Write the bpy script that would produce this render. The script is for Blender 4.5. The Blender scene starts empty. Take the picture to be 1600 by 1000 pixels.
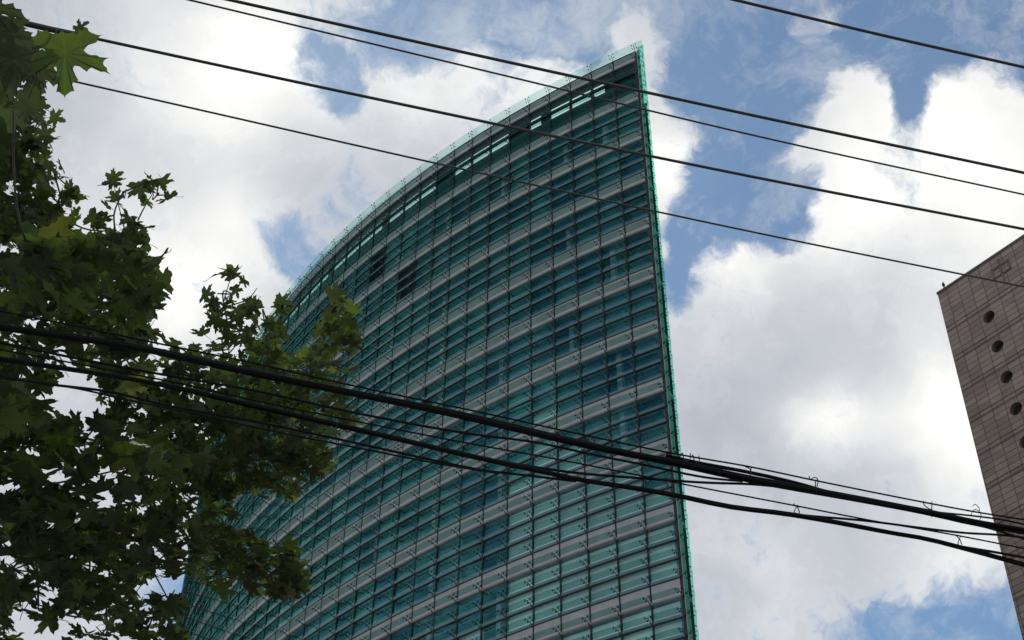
import bpy, math, random
import numpy as np
from mathutils import Vector, Matrix

random.seed(7)
RNG = np.random.default_rng(11)
S = bpy.context.scene
COL = S.collection

# ------------------------------------------------------------------ camera
EYE = 1.6                                   # eye height above the pavement
F = 2286.17                                 # focal length in photo pixels (1600 wide)
PITCH = math.radians(42.514)
ROLL = math.radians(-0.2496)
cam = bpy.data.cameras.new('camera')
cam.sensor_fit = 'HORIZONTAL'; cam.sensor_width = 36.0
cam.lens = F/1600*36
cam.clip_start = 0.05; cam.clip_end = 6000
co = bpy.data.objects.new('camera', cam); COL.objects.link(co)
co.matrix_world = Matrix.Translation((0, 0, EYE)) @ Matrix.Rotation(math.pi/2+PITCH, 4, 'X') @ Matrix.Rotation(-ROLL, 4, 'Z')
S.camera = co

def bearing(x, y):
    """unit direction from the eye towards a spot of the photograph"""
    X = x-800; Y = 500-y
    xi = X*math.cos(ROLL)+Y*math.sin(ROLL); yi = -X*math.sin(ROLL)+Y*math.cos(ROLL)
    c, s = math.cos(PITCH), math.sin(PITCH)
    v = np.array([xi, F*c-yi*s, F*s+yi*c]); return v/np.linalg.norm(v)
def at(x, y, d):
    return bearing(x, y)*d+np.array([0, 0, EYE])
def to_px(p):
    X, Y, Z = p[0], p[1], p[2]-EYE
    c, s = math.cos(PITCH), math.sin(PITCH)
    d = Y*c+Z*s; u = -Y*s+Z*c
    return 800+F*X/d, 500-F*u/d, d

# ------------------------------------------------------------------ sky, sun, exposure
SUN = bearing(390, 70)
SUN_EL = math.asin(SUN[2]); SUN_AZ = math.atan2(SUN[0], SUN[1])
S.view_settings.view_transform = 'Standard'; S.view_settings.look = 'None'
S.view_settings.exposure = 0.25; S.view_settings.gamma = 1.0
S.cycles.transparent_max_bounces = 32
S.cycles.max_bounces = 8

# clouds: (x, y, spread, amount) as bearings
HOLES = [(650,40,55,-1.6),(720,15,60,-1.5),(790,20,60,-1.6),(860,35,55,-1.6),(590,62,28,-1.3),(500,102,34,-2.6),(512,150,22,-1.6),(472,82,26,-1.6),(535,120,22,-1.2),(905,60,30,-.9),
 (545,300,28,-.9),(460,380,32,-2.2),(492,408,26,-1.8),(525,350,28,-.9),(560,330,22,-.6),
 (1110,30,55,-1.8),(1190,40,75,-1.8),(1160,140,62,-1.8),(1100,120,35,-1.4),(1230,140,45,-1.5),(1150,230,42,-1.6),(1115,250,34,-1.3),(1330,20,60,-1.4),(1430,25,80,-1.8),(1530,45,90,-1.8),
 (1600,140,45,-1.5),(1440,100,40,-1.3),(1425,170,30,-1.2),(1428,205,24,-1.2),(1105,310,45,-1.9),(1160,320,40,-1.5),(1215,310,34,-1.4),(1085,370,32,-1.8),
 (1085,425,26,-2.0),(1072,475,20,-1.6),(1130,350,30,-1.0),(1375,278,24,-.8),(1415,292,22,-.5),(1250,335,26,-1.0),(1345,262,18,-.7),(1240,300,30,-1.4),(1220,345,26,-1.3),(1200,225,26,-.9),(1240,190,26,-.9),(945,-5,30,-1.0),(1060,20,26,-1.2),(1000,-10,26,-.9),(1070,110,22,-1.0),
 (165,790,30,-1.1),(265,925,45,-1.9),(290,990,40,-1.6),(1400,1000,46,-1.4),(1480,1012,54,-1.5),(1560,978,42,-1.4),(1330,1015,32,-1.1),(1600,1010,55,-1.5),(1595,930,22,-.7),
 (1450,1060,90,-1.0)]
PUFFS = [(985,45,24,.7),(1032,78,20,.8),(1030,165,20,1.2),(1045,235,24,1.7),(1035,300,20,1.2),(1045,390,16,.6),
 (1262,48,18,1.9),(1288,20,13,1.5),(1378,72,24,1.8),(1310,125,20,1.4),(1330,175,30,1.8),(1375,165,18,1.0),(1385,200,18,.9),(1290,215,22,1.2),(1232,258,18,1.2),(1262,238,16,1.0),
 (1525,125,24,1.8),(1485,170,28,1.6),(1560,190,34,1.6),(1490,230,30,1.5),(1560,280,45,1.2),(1500,300,40,1.0),
 (735,80,26,1.3),(700,120,30,1.2),(815,85,26,1.2),(770,100,26,.9),(1140,375,24,1.0),(1300,310,28,1.1),(1120,440,28,1.0),(1180,400,30,.8),(600,115,22,.5),(110,120,130,.45),(120,330,90,.4),(330,330,90,.4),(1340,640,110,.5),(1250,560,90,.4),(1500,760,80,.5),(1480,620,70,.5),(1180,800,110,.4),(640,240,60,.3),(60,700,150,.4)]
SHADES = [(400,95,80,.36),(330,60,90,.14),(330,190,110,.08),(255,430,80,.24),(390,350,45,.2),(300,480,70,.16),
 (640,130,50,.2),(760,110,60,.15),(880,110,70,.2),(1045,250,45,.5),(1320,170,70,.2),(1500,190,80,.2),(1530,330,90,.3),(1330,320,60,.42),
 (1180,400,50,.22),(1120,400,40,.15),(1450,630,55,.25),(1545,690,70,.38),(1280,670,42,.28),(1330,640,35,.14),(1230,890,60,.1),(1490,880,55,.22),
 (1170,560,110,-.02),(1120,690,80,-.05),(1400,430,80,-.04),(150,250,120,-.05),(120,60,100,-.04),(1320,770,80,-.04),(1140,850,80,.02)]

W = bpy.data.worlds.new('World'); S.world = W; W.use_nodes = True
nt = W.node_tree; nt.nodes.clear()
def N(kind, **kw):
    n = nt.nodes.new(kind)
    for k, v in kw.items(): setattr(n, k, v)
    return n
def link(a, b): nt.links.new(a, b)
def math_node(op, a, b=None, c=None, clamp=False):
    n = N('ShaderNodeMath', operation=op); n.use_clamp = clamp
    for i, v in enumerate((a, b, c)):
        if v is None: continue
        if isinstance(v, (int, float)): n.inputs[i].default_value = v
        else: link(v, n.inputs[i])
    return n.outputs[0]
def vmath(op, a, b=None, scale=None):
    n = N('ShaderNodeVectorMath', operation=op)
    for i, v in enumerate((a, b)):
        if v is None: continue
        if isinstance(v, (tuple, list)): n.inputs[i].default_value = v
        else: link(v, n.inputs[i])
    if scale is not None: n.inputs['Scale'].default_value = scale
    return n.outputs['Value'] if op == 'DOT_PRODUCT' else n.outputs[0]
def noise(vec, scale, detail, rough, out='Fac'):
    n = N('ShaderNodeTexNoise'); n.inputs['Scale'].default_value = scale
    n.inputs['Detail'].default_value = detail; n.inputs['Roughness'].default_value = rough
    link(vec, n.inputs['Vector']); return n.outputs[out]
d0 = N('ShaderNodeTexCoord').outputs['Generated']
def warp(v, scale, detail, amount):
    c = noise(v, scale, detail, 0.55, 'Color')
    return vmath('ADD', v, vmath('SCALE', vmath('SUBTRACT', c, (.5, .5, .5)), scale=amount))
d1 = warp(d0, 11.0, 5, 0.060)
d1 = vmath('NORMALIZE', warp(d1, 45.0, 5, 0.016))
def blobs(vec, items, start, gain=1.0):
    acc = start
    for (x, y, s, a) in items:
        c = bearing(x, y); s2 = (s/F)**2
        dt = vmath('DOT_PRODUCT', vec, tuple(c))
        e = math_node('EXPONENT', math_node('MULTIPLY_ADD', dt, 1/s2, -1/s2))
        acc = math_node('MULTIPLY_ADD', e, a*gain, acc)
    return acc
fine = noise(d1, 24.0, 10, 0.66)
broad = noise(d0, 2.2, 4, 0.5)
# away from the bearing of the photograph the cover breaks up into scattered cloud
base = math_node('MULTIPLY_ADD', broad, 1.6, -0.30)
fwd = bearing(800, 560); behind = np.array([-.58, -.46, .67])
def lobe(c, spread, a, acc):
    dt = vmath('DOT_PRODUCT', d0, tuple(c)); k = 1/spread**2
    return math_node('MULTIPLY_ADD', math_node('EXPONENT', math_node('MULTIPLY_ADD', dt, k, -k)), a, acc)
base = lobe(fwd, .45, .30, base)
base = lobe(behind, .42, -.75, base)
cov = blobs(d1, PUFFS, blobs(d1, HOLES, base, .62), .40)
cl = N('ShaderNodeClamp'); link(cov, cl.inputs[0]); cl.inputs[1].default_value = -.60; cl.inputs[2].default_value = 1.05; cov = cl.outputs[0]
cov = math_node('ADD', cov, math_node('MULTIPLY_ADD', fine, 3.7, -1.85))
mask = N('ShaderNodeMapRange', interpolation_type='SMOOTHSTEP')
link(cov, mask.inputs['Value']); mask.inputs['From Min'].default_value = -.50; mask.inputs['From Max'].default_value = 0.85; mask.inputs['To Min'].default_value = .06
veil = N('ShaderNodeMapRange', interpolation_type='SMOOTHSTEP'); link(noise(d1, 8.0, 8, .68), veil.inputs['Value'])
veil.inputs['From Min'].default_value = .44; veil.inputs['From Max'].default_value = .72; veil.inputs['To Max'].default_value = .55
cover_ = math_node('MAXIMUM', mask.outputs[0], veil.outputs[0])
# brightness: thin bright rims, grey thick cores, glow around the hidden sun
thick = N('ShaderNodeMapRange', interpolation_type='SMOOTHSTEP'); link(cov, thick.inputs['Value'])
thick.inputs['From Min'].default_value = 0.35; thick.inputs['From Max'].default_value = 1.0
thick.inputs['To Min'].default_value = 0.68; thick.inputs['To Max'].default_value = 0.575
bri = blobs(vmath('NORMALIZE', d1), SHADES, thick.outputs[0])
bri = math_node('ADD', bri, math_node('MULTIPLY_ADD', noise(d1, 7.0, 7, 0.55), 0.55, -.275))
ramp = N('ShaderNodeValToRGB'); link(bri, ramp.inputs[0])
ramp.color_ramp.elements[0].position = .30; ramp.color_ramp.elements[0].color = (.30, .34, .42, 1)
ramp.color_ramp.elements[1].position = 1.0; ramp.color_ramp.elements[1].color = (1.02, 1.01, .97, 1)
e = ramp.color_ramp.elements.new(.62); e.color = (.60, .62, .655, 1)
sky = N('ShaderNodeTexSky', sky_type='NISHITA'); sky.sun_disc = False
sky.sun_elevation = SUN_EL; sky.sun_rotation = SUN_AZ
sky.air_density = 1.0; sky.dust_density = 0.15; sky.ozone_density = 1.6
b1 = N('ShaderNodeBackground'); link(vmath('MULTIPLY', sky.outputs[0], (.78, .97, 1.0)), b1.inputs[0]); b1.inputs[1].default_value = 0.084
b2 = N('ShaderNodeBackground'); link(ramp.outputs[0], b2.inputs[0]); b2.inputs[1].default_value = 0.90
mx = N('ShaderNodeMixShader'); link(cover_, mx.inputs[0]); link(b1.outputs[0], mx.inputs[1]); link(b2.outputs[0], mx.inputs[2])
out = N('ShaderNodeOutputWorld'); link(mx.outputs[0], out.inputs[0])

sl = bpy.data.lights.new('sun', 'SUN'); sl.energy = 2.0; sl.angle = math.radians(3.0); sl.color = (1, .95, .86)
so = bpy.data.objects.new('sun', sl); COL.objects.link(so)
so.rotation_euler = Vector(tuple(-SUN)).to_track_quat('-Z', 'Y').to_euler()

# ------------------------------------------------------------------ helpers
def mat(name, base=(.5, .5, .5), rough=.6, metal=0, bump=None, var=None, spec=.5):
    m = bpy.data.materials.new(name); m.use_nodes = True
    t = m.node_tree; b = t.nodes['Principled BSDF']
    b.inputs['Base Color'].default_value = (*base, 1); b.inputs['Roughness'].default_value = rough
    b.inputs['Metallic'].default_value = metal; b.inputs['Specular IOR Level'].default_value = spec
    tc = t.nodes.new('ShaderNodeTexCoord')
    if var:
        sc, amt = var
        n = t.nodes.new('ShaderNodeTexNoise'); n.inputs['Scale'].default_value = sc; n.inputs['Detail'].default_value = 6
        t.links.new(tc.outputs['Object'], n.inputs['Vector'])
        r = t.nodes.new('ShaderNodeMapRange'); r.inputs['From Min'].default_value = .3; r.inputs['From Max'].default_value = .7
        r.inputs['To Min'].default_value = 1-amt; r.inputs['To Max'].default_value = 1+amt
        t.links.new(n.outputs['Fac'], r.inputs['Value'])
        v = t.nodes.new('ShaderNodeVectorMath'); v.operation = 'SCALE'; v.inputs[0].default_value = base
        t.links.new(r.outputs[0], v.inputs['Scale']); t.links.new(v.outputs[0], b.inputs['Base Color'])
    if bump:
        sc, st = bump
        n = t.nodes.new('ShaderNodeTexNoise'); n.inputs['Scale'].default_value = sc
        t.links.new(tc.outputs['Object'], n.inputs['Vector'])
        bn = t.nodes.new('ShaderNodeBump'); bn.inputs['Strength'].default_value = st
        t.links.new(n.outputs['Fac'], bn.inputs['Height']); t.links.new(bn.outputs[0], b.inputs['Normal'])
    return m
def glass(name, tint, gloss, ior, rough=.02, floor=0.0, wobble=0.0):
    """thin sheet of tinted glass: light goes through it coloured, the rest is mirrored"""
    m = bpy.data.materials.new(name); m.use_nodes = True
    t = m.node_tree; t.nodes.clear()
    o = t.nodes.new('ShaderNodeOutputMaterial'); x = t.nodes.new('ShaderNodeMixShader')
    a = t.nodes.new('ShaderNodeBsdfTransparent'); a.inputs[0].default_value = (*tint, 1)
    g = t.nodes.new('ShaderNodeBsdfGlossy'); g.inputs[0].default_value = (*gloss, 1); g.inputs['Roughness'].default_value = rough
    lw = t.nodes.new('ShaderNodeLayerWeight'); lw.inputs['Blend'].default_value = .5
    pw = t.nodes.new('ShaderNodeMath'); pw.operation = 'POWER'; pw.inputs[1].default_value = 5
    t.links.new(lw.outputs['Facing'], pw.inputs[0])
    f0 = ((ior-1)/(ior+1))**2; fr = t.nodes.new('ShaderNodeMath'); fr.operation = 'MULTIPLY_ADD'
    t.links.new(pw.outputs[0], fr.inputs[0]); fr.inputs[1].default_value = 1-f0; fr.inputs[2].default_value = f0
    mm = t.nodes.new('ShaderNodeMath'); mm.operation = 'MAXIMUM'; mm.inputs[1].default_value = floor
    t.links.new(fr.outputs[0], mm.inputs[0]); t.links.new(mm.outputs[0], x.inputs[0])
    if wobble:
        tc = t.nodes.new('ShaderNodeTexCoord'); n = t.nodes.new('ShaderNodeTexNoise'); n.inputs['Scale'].default_value = .8
        t.links.new(tc.outputs['Object'], n.inputs['Vector'])
        bn = t.nodes.new('ShaderNodeBump'); bn.inputs['Strength'].default_value = wobble; bn.inputs['Distance'].default_value = .1
        t.links.new(n.outputs['Fac'], bn.inputs['Height']); t.links.new(bn.outputs[0], g.inputs['Normal'])
    t.links.new(a.outputs[0], x.inputs[1]); t.links.new(g.outputs[0], x.inputs[2]); t.links.new(x.outputs[0], o.inputs[0])
    return m

class MB:
    m2 = None; split = None
    """collects faces for one mesh object"""
    def __init__(self): self.v = []; self.f = []
    def add(self, vs, fs):
        b = len(self.v); self.v += [tuple(map(float, p)) for p in vs]; self.f += [tuple(i+b for i in f) for f in fs]
    def quad(self, a, b, c, d): self.add([a, b, c, d], [(0, 1, 2, 3)])
    def prism(self, A, B):
        """closed solid between two quads (lists of 4 points)"""
        self.add(list(A)+list(B), [(3, 2, 1, 0), (4, 5, 6, 7), (0, 1, 5, 4), (1, 2, 6, 5), (2, 3, 7, 6), (3, 0, 4, 7)])
    def box(self, p, x, y, z):
        p, x, y, z = map(np.asarray, (p, x, y, z))
        self.prism([p, p+x, p+x+y, p+y], [p+z, p+x+z, p+x+y+z, p+y+z])
    def tube(self, pts, r, n=8, caps=True):
        pts = [np.asarray(p, float) for p in pts]; k = len(pts)
        rs = r if hasattr(r, '__len__') else [r]*k
        vs = []; fs = []
        ref = np.array([0, 0, 1.])
        for i, p in enumerate(pts):
            t = pts[min(i+1, k-1)]-pts[max(i-1, 0)]; t = t/(np.linalg.norm(t)+1e-12)
            if abs(t@ref) > .95: ref = np.array([1., 0, 0])
            u = np.cross(t, ref); u /= np.linalg.norm(u); w = np.cross(t, u)
            ref = np.cross(u, t)
            for j in range(n):
                a = 2*math.pi*j/n; vs.append(p+rs[i]*(math.cos(a)*u+math.sin(a)*w))
        for i in range(k-1):
            for j in range(n):
                fs.append((i*n+j, i*n+(j+1) % n, (i+1)*n+(j+1) % n, (i+1)*n+j))
        if caps: fs += [tuple(range(n-1, -1, -1)), tuple(range((k-1)*n, k*n))]
        self.add(vs, fs)
    def build(self, name, m, parent=None, smooth=False):
        me = bpy.data.meshes.new(name); me.from_pydata(self.v, [], self.f); me.update()
        me.materials.append(m)
        if self.m2:
            me.materials.append(self.m2); me.polygons.foreach_set('material_index', [int(i in self.second) for i in range(len(me.polygons))])
        if smooth: me.polygons.foreach_set('use_smooth', [True]*len(me.polygons))
        o = bpy.data.objects.new(name, me); COL.objects.link(o)
        if parent: o.parent = parent; o.matrix_parent_inverse = parent_matrix(parent).inverted()
        return o
def parent_matrix(o):
    m = Matrix.Translation(o.location)
    return m if o.parent is None else m
def tag(o, label=None, cat=None, group=None, kind=None):
    for k, v in (('label', label), ('category', cat), ('group', group), ('kind', kind)):
        if v: o[k] = v
    return o
def thing(name, loc, label, cat, group=None):
    o = bpy.data.objects.new(name, None); COL.objects.link(o); o.location = loc
    return tag(o, label, cat, group)

UP = np.array([0, 0, 1.])
M_grey = mat('grey_band_panel', (.53, .50, .49), .55, var=(1.3, .12))
M_cap = mat('aluminium_trim', (.17, .26, .27), .3, .35, var=(3, .08))
M_rail = mat('band_rail_metal', (.36, .345, .33), .5, var=(2, .08))
M_dark = mat('dark_frame', (.025, .03, .032), .5)
M_steel = mat('bracket_steel', (.12, .125, .125), .4, .3)
M_bolt = mat('black_bolt', (.01, .012, .012), .5)
M_win = glass('window_glass', (.89, .93, .915), (.30, .88, .90), 1.6, .015, .21, .012)
M_shelf = glass('green_sunshade_glass', (.69, .82, .795), (.24, .60, .60), 1.40, .06)
M_para = glass('parapet_glass', (.80, .91, .885), (.8, .95, .92), 1.35, .04)
M_screenglass = glass('screen_glass', (.58, .84, .77), (.5, .8, .78), 1.4, .04)
M_fin = glass('green_fin_glass', (.54, .87, .78), (.5, .85, .78), 1.3, .05)
M_interior = mat('interior_wall', (.07, .09, .10), .9)
M_ceiling = mat('interior_ceiling', (.30, .36, .37), .9, var=(1.2, .25))
M_column = mat('interior_column', (.50, .55, .55), .8)
M_blind = mat('pale_blind', (.90, .90, .83), .9, var=(4, .04))
M_screen = mat('dark_screen_panel', (.035, .055, .05), .4)

# ------------------------------------------------------------------ ground
g = MB(); R_ = 900
g.quad((-R_, -R_, -.15), (R_, -R_, -.15), (R_, R_, -.15), (-R_, R_, -.15))
tag(g.build('ground', mat('ground_paving', (.13, .127, .12), .9, var=(.4, .12), bump=(8, .2))), kind='structure')
g = MB(); g.box((-120, -9, -.146), (240, 0, 0), (0, 7.4, 0), (0, 0, .004))
tag(g.build('road', mat('asphalt', (.05, .05, .052), .9, var=(2, .15), bump=(40, .3))), kind='structure')
g = MB(); g.box((-120, -1.6, -.15), (240, 0, 0), (0, 9.5, 0), (0, 0, .15))
tag(g.build('pavement', mat('pavement_slabs', (.20, .195, .185), .9, var=(1, .12), bump=(10, .2))), kind='structure')

# ------------------------------------------------------------------ curved glass tower
PX, PY, A0, K0, K1, BAY = 7.94188, 58.14914, 2.616604, -0.0124411, -6.21199e-05, 1.627498
ss = np.linspace(0, 66, 800); hh = A0+K0*ss+.5*K1*ss**2
cx = np.concatenate([[0], np.cumsum((np.cos(hh[1:])+np.cos(hh[:-1]))/2*(ss[1]-ss[0]))])+PX
cy = np.concatenate([[0], np.cumsum((np.sin(hh[1:])+np.sin(hh[:-1]))/2*(ss[1]-ss[0]))])+PY
NB = 38
def node(m, d=0.0, z=0.0):
    s = m*BAY; q = min(s, 0); h = A0+K0*s+.5*K1*s*s
    return np.array([np.interp(s, ss, cx)+math.cos(A0)*q-math.sin(h)*d, np.interp(s, ss, cy)+math.sin(A0)*q+math.cos(h)*d, z])
def tan_at(m):
    s = m*BAY; h = A0+K0*s+.5*K1*s*s; return np.array([math.cos(h), math.sin(h), 0])
def nrm_at(m):
    t = tan_at(m); return np.array([-t[1], t[0], 0])
ZK = [75.95, 72.044, 68.316, 64.447, 60.523, 56.515, 52.451, 48.371, 44.414, 40.314, 36.1]
while ZK[-1] > 7: ZK.append(ZK[-1]-4.15)
ZK = [z+EYE for z in ZK]                   # undersides of the grey floor bands, index 0 is the roof band
NF = len(ZK)
LAST = 12                                    # floors that carry sunshades
tower = thing('glass_office_tower', (PX, PY, 0), 'tall curved office tower clad in green glass with grey floor bands and glass sunshade shelves', 'office tower')

def strip(mb, d0, d1, z0, z1, m0=0, m1=NB):
    """solid strip following the curve between offsets d0..d1 and heights z0..z1, a butt joint at each mullion"""
    for m in range(m0, m1):
        A = [node(m, d0, z0), node(m, d1, z0), node(m, d1, z1), node(m, d0, z1)]
        B = [node(m+1, d0, z0), node(m+1, d1, z0), node(m+1, d1, z1), node(m+1, d0, z1)]
        mb.prism(A, B)
def seg_strip(mb, m, d0, d1, z0, z1, e=0.0):
    A0_, B0_ = node(m+e/BAY), node(m+1-e/BAY)
    n = nrm_at(m+.5)
    A = [A0_+n*d0+UP*z0, A0_+n*d1+UP*z0, A0_+n*d1+UP*z1, A0_+n*d0+UP*z1]
    B = [B0_+n*d0+UP*z0, B0_+n*d1+UP*z0, B0_+n*d1+UP*z1, B0_+n*d0+UP*z1]
    mb.prism(A, B)

# body behind the curtain wall: back wall, roof slab, inner core, floor slabs
END = node(NB); back = MB()
zr = ZK[1]+.9
P0_ = node(0.12, -.3)
inner = [node(m, -.35) for m in range(0, NB+1, 2)]
for a, b in ((END, node(0, -.05)),):
    n = np.array([-(b-a)[1], (b-a)[0], 0]); n /= np.linalg.norm(n)
    back.prism([a, b, b+UP*zr, a+UP*zr], [a+n*.2, b+n*.2, b+n*.2+UP*zr, a+n*.2+UP*zr])
back.build('back_wall', M_interior, tower)
def slab(mb, z0, z1, dout=-.12, din=-7.0):
    for m in range(0, NB):
        wa = min(1, .15+m/9.0); wb = min(1, .15+(m+1)/9.0)
        a0, a1 = node(m, dout, 0), node(m, din*wa, 0); b0, b1 = node(m+1, dout, 0), node(m+1, din*wb, 0)
        mb.prism([a0+UP*z0, a1+UP*z0, b1+UP*z0, b0+UP*z0], [a0+UP*z1, a1+UP*z1, b1+UP*z1, b0+UP*z1])
core = MB()
for m in range(0, NB):
    wa = min(1, .15+m/9.0); wb = min(1, .15+(m+1)/9.0)
    a, b = node(m, -7.02*wa), node(m+1, -7.02*wb)
    core.quad(a, b, b+UP*zr, a+UP*zr)
core.build('core_wall', M_interior, tower)
for k in range(1, NF):
    s_ = MB(); slab(s_, ZK[k]+.16, ZK[k]+.42); s_.build('floor_slab' if k > 1 else 'roof_slab', M_ceiling, tower)
for m in [1.72, 3.62, 6.7, 9.7, 12.7, 15.7, 18.7, 21.7, 24.7, 27.7, 30.7]:
    c_ = MB(); d_ = -.75 if m > 3 else -.45
    p = node(m, d_); c_.box(p-tan_at(m)*.14, tan_at(m)*.28, -nrm_at(m)*.3, UP*(ZK[1]-.1)); c_.build('column', M_column, tower)

# grey floor bands (upper flat panel, lower rounded rail)
for k in range(NF):
    h = (ZK[k-1]-ZK[k])/4 if k > 0 else 1.0
    sp = MB(); strip(sp, -.10, .03, ZK[k]+.138, ZK[k]+h-.03); sp.build('spandrel', M_grey, tower)
    rl = MB()
    for m in range(NB):
        prof = [(-.10, .0), (.05, .0), (.08, .035), (.08, .10), (.05, .135), (-.10, .135)]
        A = [node(m, d, ZK[k]+z) for d, z in prof]; B = [node(m+1, d, ZK[k]+z) for d, z in prof]
        rl.add(A+B, [(0, 1, 7, 6), (1, 2, 8, 7), (2, 3, 9, 8), (3, 4, 10, 9), (4, 5, 11, 10)])
    rl.build('band_rail', M_rail, tower)

def area_of(m, z):
    p = node(m+.5, .3, z); q = node(m+.5, .3, z); a = to_px(node(m, .3, z)); b = to_px(node(m+1, .3, z)); c = to_px(node(m, .3, z+1))
    x, y, _ = to_px(p)
    ar = abs((b[0]-a[0])*(c[1]-a[1])-(b[1]-a[1])*(c[0]-a[0]))
    return ar if (-30 < x < 1630 and -30 < y < 1030) else ar*1e-3

# windows: one pane stack per bay and floor, individually for the largest hundred
wins = []
for k in range(1, NF-1):
    zt = ZK[k]-.05; zb = ZK[k]-3*(ZK[k]-ZK[k+1])/4+.0
    for m in range(NB): wins.append((area_of(m, (zt+zb)/2), k, m, zt, zb))
wins.sort(reverse=True)
rest = MB(); opened = {(1, 13), (2, 11)}
for i, (a_, k, m, zt, zb) in enumerate(wins):
    if (k, m) in opened: continue            # a few sashes stand open
    mb = MB() if i < 100 else rest
    j = RNG.normal(0, .014, 2)               # panes are never perfectly coplanar
    mb.quad(node(m, j[0], zb), node(m+1, -j[0], zb), node(m+1, -j[0]+j[1], zt), node(m, j[0]+j[1], zt))
    if i < 100: mb.build('window', M_win, tower)
tag(rest.build('windows', M_win, tower), kind='stuff')

# roller blinds let down behind some of the lower windows
for (k, m, f0, f1) in [(8, 5, .0, 1), (8, 4, 0, 1), (8, 3, 0, 1), (8, 2, 0, 1), (8, 1, 0, 1), (9, 5, 0, 1), (9, 4, 0, 1), (9, 3, 0, 1), (9, 2, 0, 1), (9, 1, 0, 1), (9, 0, 0, 1), (8, 0, .0, .45),
                       (7, 4, 0, 1), (7, 3, 0, .62), (7, 5, 0, .30), (10, 0, 0, 1), (10, 1, 0, 1), (10, 2, 0, 1), (10, 3, 0, 1), (10, 4, 0, 1), (10, 5, 0, 1), (6, 4, 0, .3), (9, 7, 0, .35)]:
    zt = ZK[k]-.06; zb = ZK[k]-3*(ZK[k]-ZK[k+1])/4+.05; b_ = MB()
    za = zb+(zt-zb)*f0; zc = zb+(zt-zb)*f1
    seg_strip(b_, m, -.20, -.17, za, zc, .0); b_.build('blind', M_blind, tower)

# darker shades let down to different heights behind many of the other windows
M_shade = [mat('grey_shade', c, .9, var=(3, .1)) for c in ((.11, .22, .22), (.22, .32, .31), (.06, .13, .14))]
sh = [MB(), MB(), MB()]; rs_ = np.random.default_rng(5)
for (a_, k, m, zt, zb) in wins:
    if (k >= 8 and m < 6) or (k, m) in opened: continue
    if rs_.random() < .42:
        q = int(rs_.choice([0, 0, 1, 2, 2])); drop = float(rs_.choice([1/3, 2/3, 1, 1]))
        seg_strip(sh[q], m, -.26, -.23, zt-(zt-zb)*drop, zt-.01, .01)
for q in range(3): tag(sh[q].build('roller_shades', M_shade[q], tower), kind='stuff')

# mullions
for m in range(NB+1):
    mu = MB(); t, n = tan_at(m), nrm_at(m); p = node(m, -.06)
    wd = .042 if m else .09
    mu.box(p-t*wd, t*2*wd, n*.10, UP*(ZK[0]+.9)); mu.build('mullion', M_dark, tower)
# transoms: light cap over a dark strip, gap and cap shadow put into its colour
rows = []                                    # (k, row, z)
for k in range(0, NF-1):
    for r in range(4): rows.append((k, r, ZK[k]-r*(ZK[k]-ZK[k+1])/4))
for (k, r, z) in rows:
    if r == 0 or k == 0: continue
    tr = MB(); strip(tr, -.03, .035, z+.03, z+.18); o = tr.build('transom', M_cap, tower)
    gk = MB(); strip(gk, -.03, .045, z-.045, z+.028); gk.build('gap_shadow_strip', M_dark, o)

# glass sunshade shelves and their brackets
D_IN, D_OUT, Z_IN, Z_OUT = .20, .63, .14, .18
def shelf(mb, m, z, e=.035):
    A0_, B0_ = node(m+e/BAY), node(m+1-e/BAY); n = nrm_at(m+.5)
    for_pts = []
    a = A0_+n*D_IN+UP*(z+Z_IN); b = A0_+n*D_OUT+UP*(z+Z_OUT); c = B0_+n*D_OUT+UP*(z+Z_OUT); d = B0_+n*D_IN+UP*(z+Z_IN)
    q = UP*.016
    mb.prism([a, b, c, d], [a+q, b+q, c+q, d+q])
def bracket(st, m, z):
    t, n = tan_at(m), nrm_at(m); p = node(m, .07, z-.03)
    sl_ = (Z_OUT-Z_IN)/(D_OUT-D_IN)
    tip = node(m, D_OUT-.06, z+Z_OUT-.045)
    st.tube([p, tip], .020, 6)
    st.tube([node(m, .07, z-.14), node(m, .30, z-.01)], .014, 5)
    for d in (.30, .52):
        zz = z+Z_IN+(d-D_IN)*sl_-.03
        c = node(m, d, zz)
        st.tube([c-t*.15, c+t*.15], .012, 5)
        for s in (-1, 1):
            q = c+t*s*.15
            b = len(st.f); st.tube([q-UP*.02, q+UP*.06], .032, 7); st.second |= set(range(b, len(st.f)))
shelves = []
for (k, r, z) in rows:
    if k > LAST: continue
    for m in range(NB): shelves.append((area_of(m, z), k, r, m, z))
shelves.sort(reverse=True)
rs, rb = MB(), MB(); rb.second = set(); rb.m2 = M_bolt
for i, (a_, k, r, m, z) in enumerate(shelves):
    if i < 100:
        s_ = MB(); shelf(s_, m, z); s_.build('sunshade_shelf', M_shelf, tower)
    else: shelf(rs, m, z)
    if i < 100 and m > 0:
        st = MB(); st.second = set(); st.m2 = M_bolt; bracket(st, m, z); st.build('bracket', M_steel, tower)
    else: bracket(rb, m, z)
tag(rs.build('sunshade_shelves', M_shelf, tower), kind='stuff')
tag(rb.build('brackets', M_steel, tower), kind='stuff')

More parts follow.
